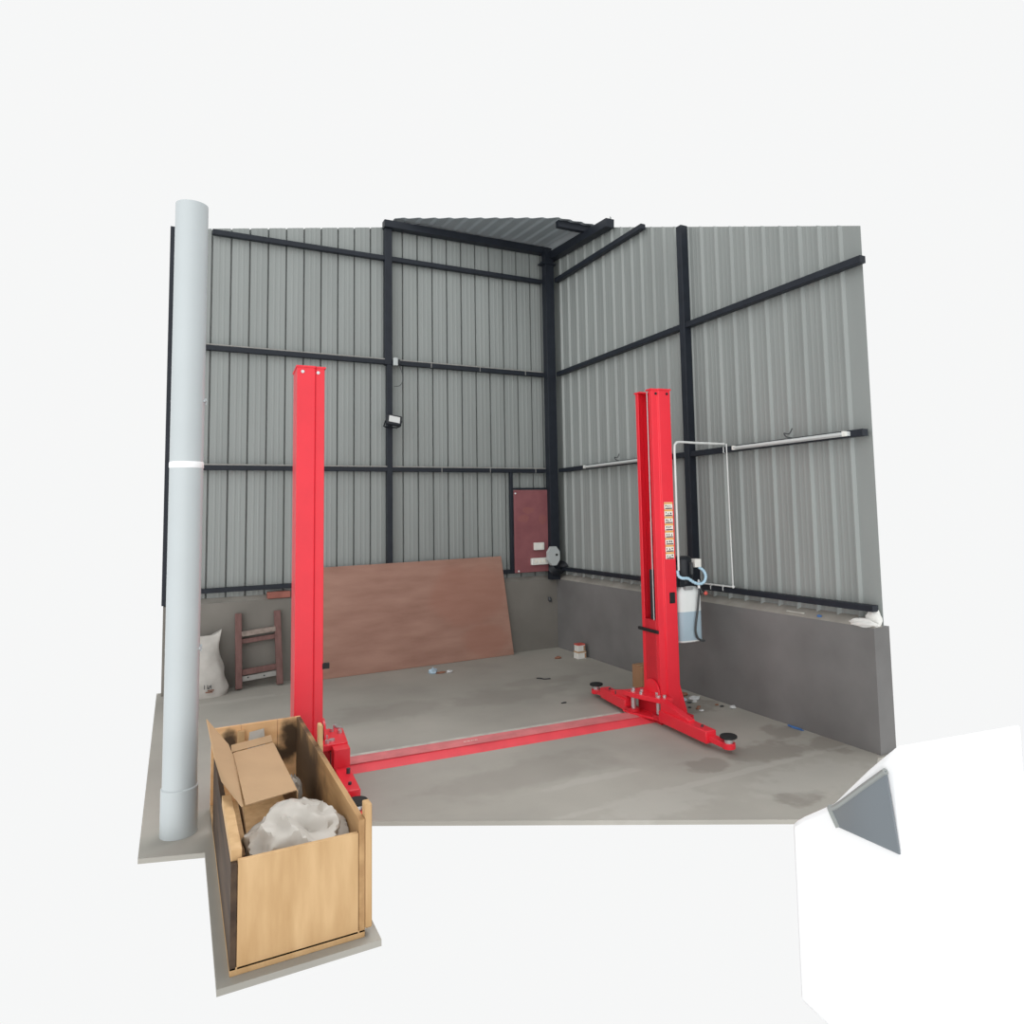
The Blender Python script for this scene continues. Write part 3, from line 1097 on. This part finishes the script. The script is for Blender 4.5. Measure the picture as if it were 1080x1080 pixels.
mb.slab([(-3.865, -3.215, .30), (-3.76, -3.205, .31), (-3.77, -3.195, .43), (-3.85, -3.195, .42)], .003)
tag(mb.build('packing_sheet', 'film'), 'small milky packing sheet against the rear board inside the crate', 'packing sheet')

# ============================================================ SMALL THINGS ON THE FLOOR
for (x0, x1, y0, y1, z0, z1, lb) in ((-.155, -.045, -.76, -.66, 0, .082, 'small white carton on the floor by the right wall, lower of two'), (-.15, -.055, -.755, -.665, .083, .165, 'small white carton with a red edge, on top of the other one')):
    co = Vector(((x0 + x1) / 2, (y0 + y1) / 2, z0))
    t = thing('small_carton', lb, 'carton', co, group='small cartons by the right wall')
    shift(MB().box((x0, y0, z0), (x1, y1, z1)).build('carton_body', 'white', t, bevel=.003), co)
    shift(MB().box((x0 - .001, y0 - .001, z1 - .014), (x1 + .001, y1 + .001, z1 + .001)).build('printed_band', 'cartonred' if z0 else 'card', t), co)
    shift(MB().box((x1 - .022, y0 - .0015, z0 + .008), (x1 - .004, y0 + .002, z1 - .02)).build('side_print', 'card_d', t), co)
co = Vector((-.267, -2.20, 0))
t = thing('brown_carton', 'plain brown carton on the floor behind the right red post', 'carton', co)
shift(MB().box((-.345, -2.28, 0), (-.19, -2.12, .215)).build('carton_body', 'card_d', t, bevel=.004), co)
shift(MB().box((-.346, -2.215, .214), (-.189, -2.190, .217)).build('tape', 'card', t), co)


def scrap(name, m, c, r, lb, seed, amp=.5, cat='litter'):
    mb = MB()
    mb.blob((0, 0, r[2] * .7), r, seed, amp, 2.2, sub=2, floor=0.001)
    o = mb.build(name, m, smooth=False)
    o.location = (*c, 0)
    return tag(o, lb, cat)


scrap('plastic_wrapper', 'litter_b', (-1.81, -.52), (.045, .04, .035), 'pale blue crumpled wrapper on the floor in front of the brown board', 1)
scrap('paper_scrap', 'litter_o', (-1.73, -.55), (.06, .025, .012), 'brown scrap between the pale blue wrapper and a white scrap', 2)
scrap('paper_scrap', 'litter', (-1.64, -.57), (.035, .03, .016), 'white scrap just right of the pale blue wrapper', 3)
scrap('paper_scrap', 'litter_o', (-.33, -.60), (.045, .025, .018), 'crumpled brown scrap on the floor near the room corner', 4)
mb = MB()
mb.tube(smooth_path([(-.98, -1.33, .006), (-.955, -1.37, .010), (-.93, -1.40, .005), (-.87, -1.42, .006)]), .0055, 6)
tag(mb.build('wire_offcut', 'motor'), 'short dark wire offcut on the floor behind the base beam', 'wire')
scrap('rubber_scrap', 'motor', (-1.19, -2.27), (.030, .010, .005), 'small dark chip on the floor left of the right post arm', 5)
scrap('paper_scrap', 'litter', (-.15, -2.80), (.055, .03, .022), 'white scrap by the right wall, just right of the red post', 6)
scrap('plastic_wrapper', 'litter_b', (-.28, -2.78), (.05, .03, .02), 'bluish wrapper scrap just right of the red post foot', 7)
scrap('paper_scrap', 'litter_o', (-.16, -2.62), (.06, .05, .02), 'brown scrap against the right wall behind the red post', 8)
scrap('paper_scrap', 'litter', (-.05, -3.18), (.03, .03, .015), 'tiny white scrap at the foot of the right wall', 9)
for i in range(9):
    scrap('rubble_chip', ('litter', 'litter_o', 'grey')[i % 3], (-.36 + random.random() * .3, -3.12 + random.random() * .3), (.012 + random.random() * .014, .014, .008),
          'tiny chip among the rubble beside the red post foot', 20 + i, cat='rubble')['group'] = 'rubble chips beside the red post foot'
mb = MB()
mb.blob((0, 0, .006), (.014, .075, .008), 2, .5, 3, floor=.001)
o = mb.build('blue_cloth', 'blue')
o.location = (-.03, -3.84, 0)
tag(o, 'flat blue strip on the floor at the foot of the right wall', 'cloth')

# ============================================================ CAR CORNER (near right)
co = Vector((-2.62, -6.62, 0))
car = thing('car', 'white car at the near right edge, only its bonnet and window corner showing', 'car', co)
NV = Vector((0.99150, -0.13009, 0))
top = [(-2.727, -6.358, .819), (-2.732, -6.399, .850), (-2.739, -6.456, .888), (-2.748, -6.518, .930), (-2.753, -6.557, .970), (-2.758, -6.597, 1.011), (-2.764, -6.643, 1.057),
       (-2.771, -6.693, 1.103), (-2.776, -6.737, 1.143)]
prof = [Vector(p) for p in top] + [Vector((-2.776, -6.737, .35)), Vector((-2.727, -6.358, .35))]
mb = MB()
a = [mb.bm.verts.new(p) for p in prof]
b = [mb.bm.verts.new(p + NV * .42) for p in prof]
mb._f(a)
mb._f(b[::-1])
for i in range(len(a)):
    mb._f([a[i], b[i], b[(i + 1) % len(a)], a[(i + 1) % len(a)]])
shift(mb.build('body_shell', 'carpaint', car, bevel=.012), co)
g = [(-2.751, -6.547, .885), (-2.749, -6.526, .914), (-2.748, -6.522, .924), (-2.750, -6.543, .934), (-2.764, -6.648, 1.025), (-2.772, -6.708, 1.076), (-2.775, -6.735, .90)]
gq = [Vector(p) - NV * .004 for p in g]
shift(MB().slab(gq, .006).build('window', 'glass', car), co)['label'] = 'dark grey car window with a rounded corner'
mb = MB()
mb.tube([p - NV * .004 for p in smooth_path([gq[0], gq[1], gq[2], gq[3], gq[4], gq[5]], 4)], .0075, 8)
shift(mb.build('window_seal', 'trimgrey', car), co)
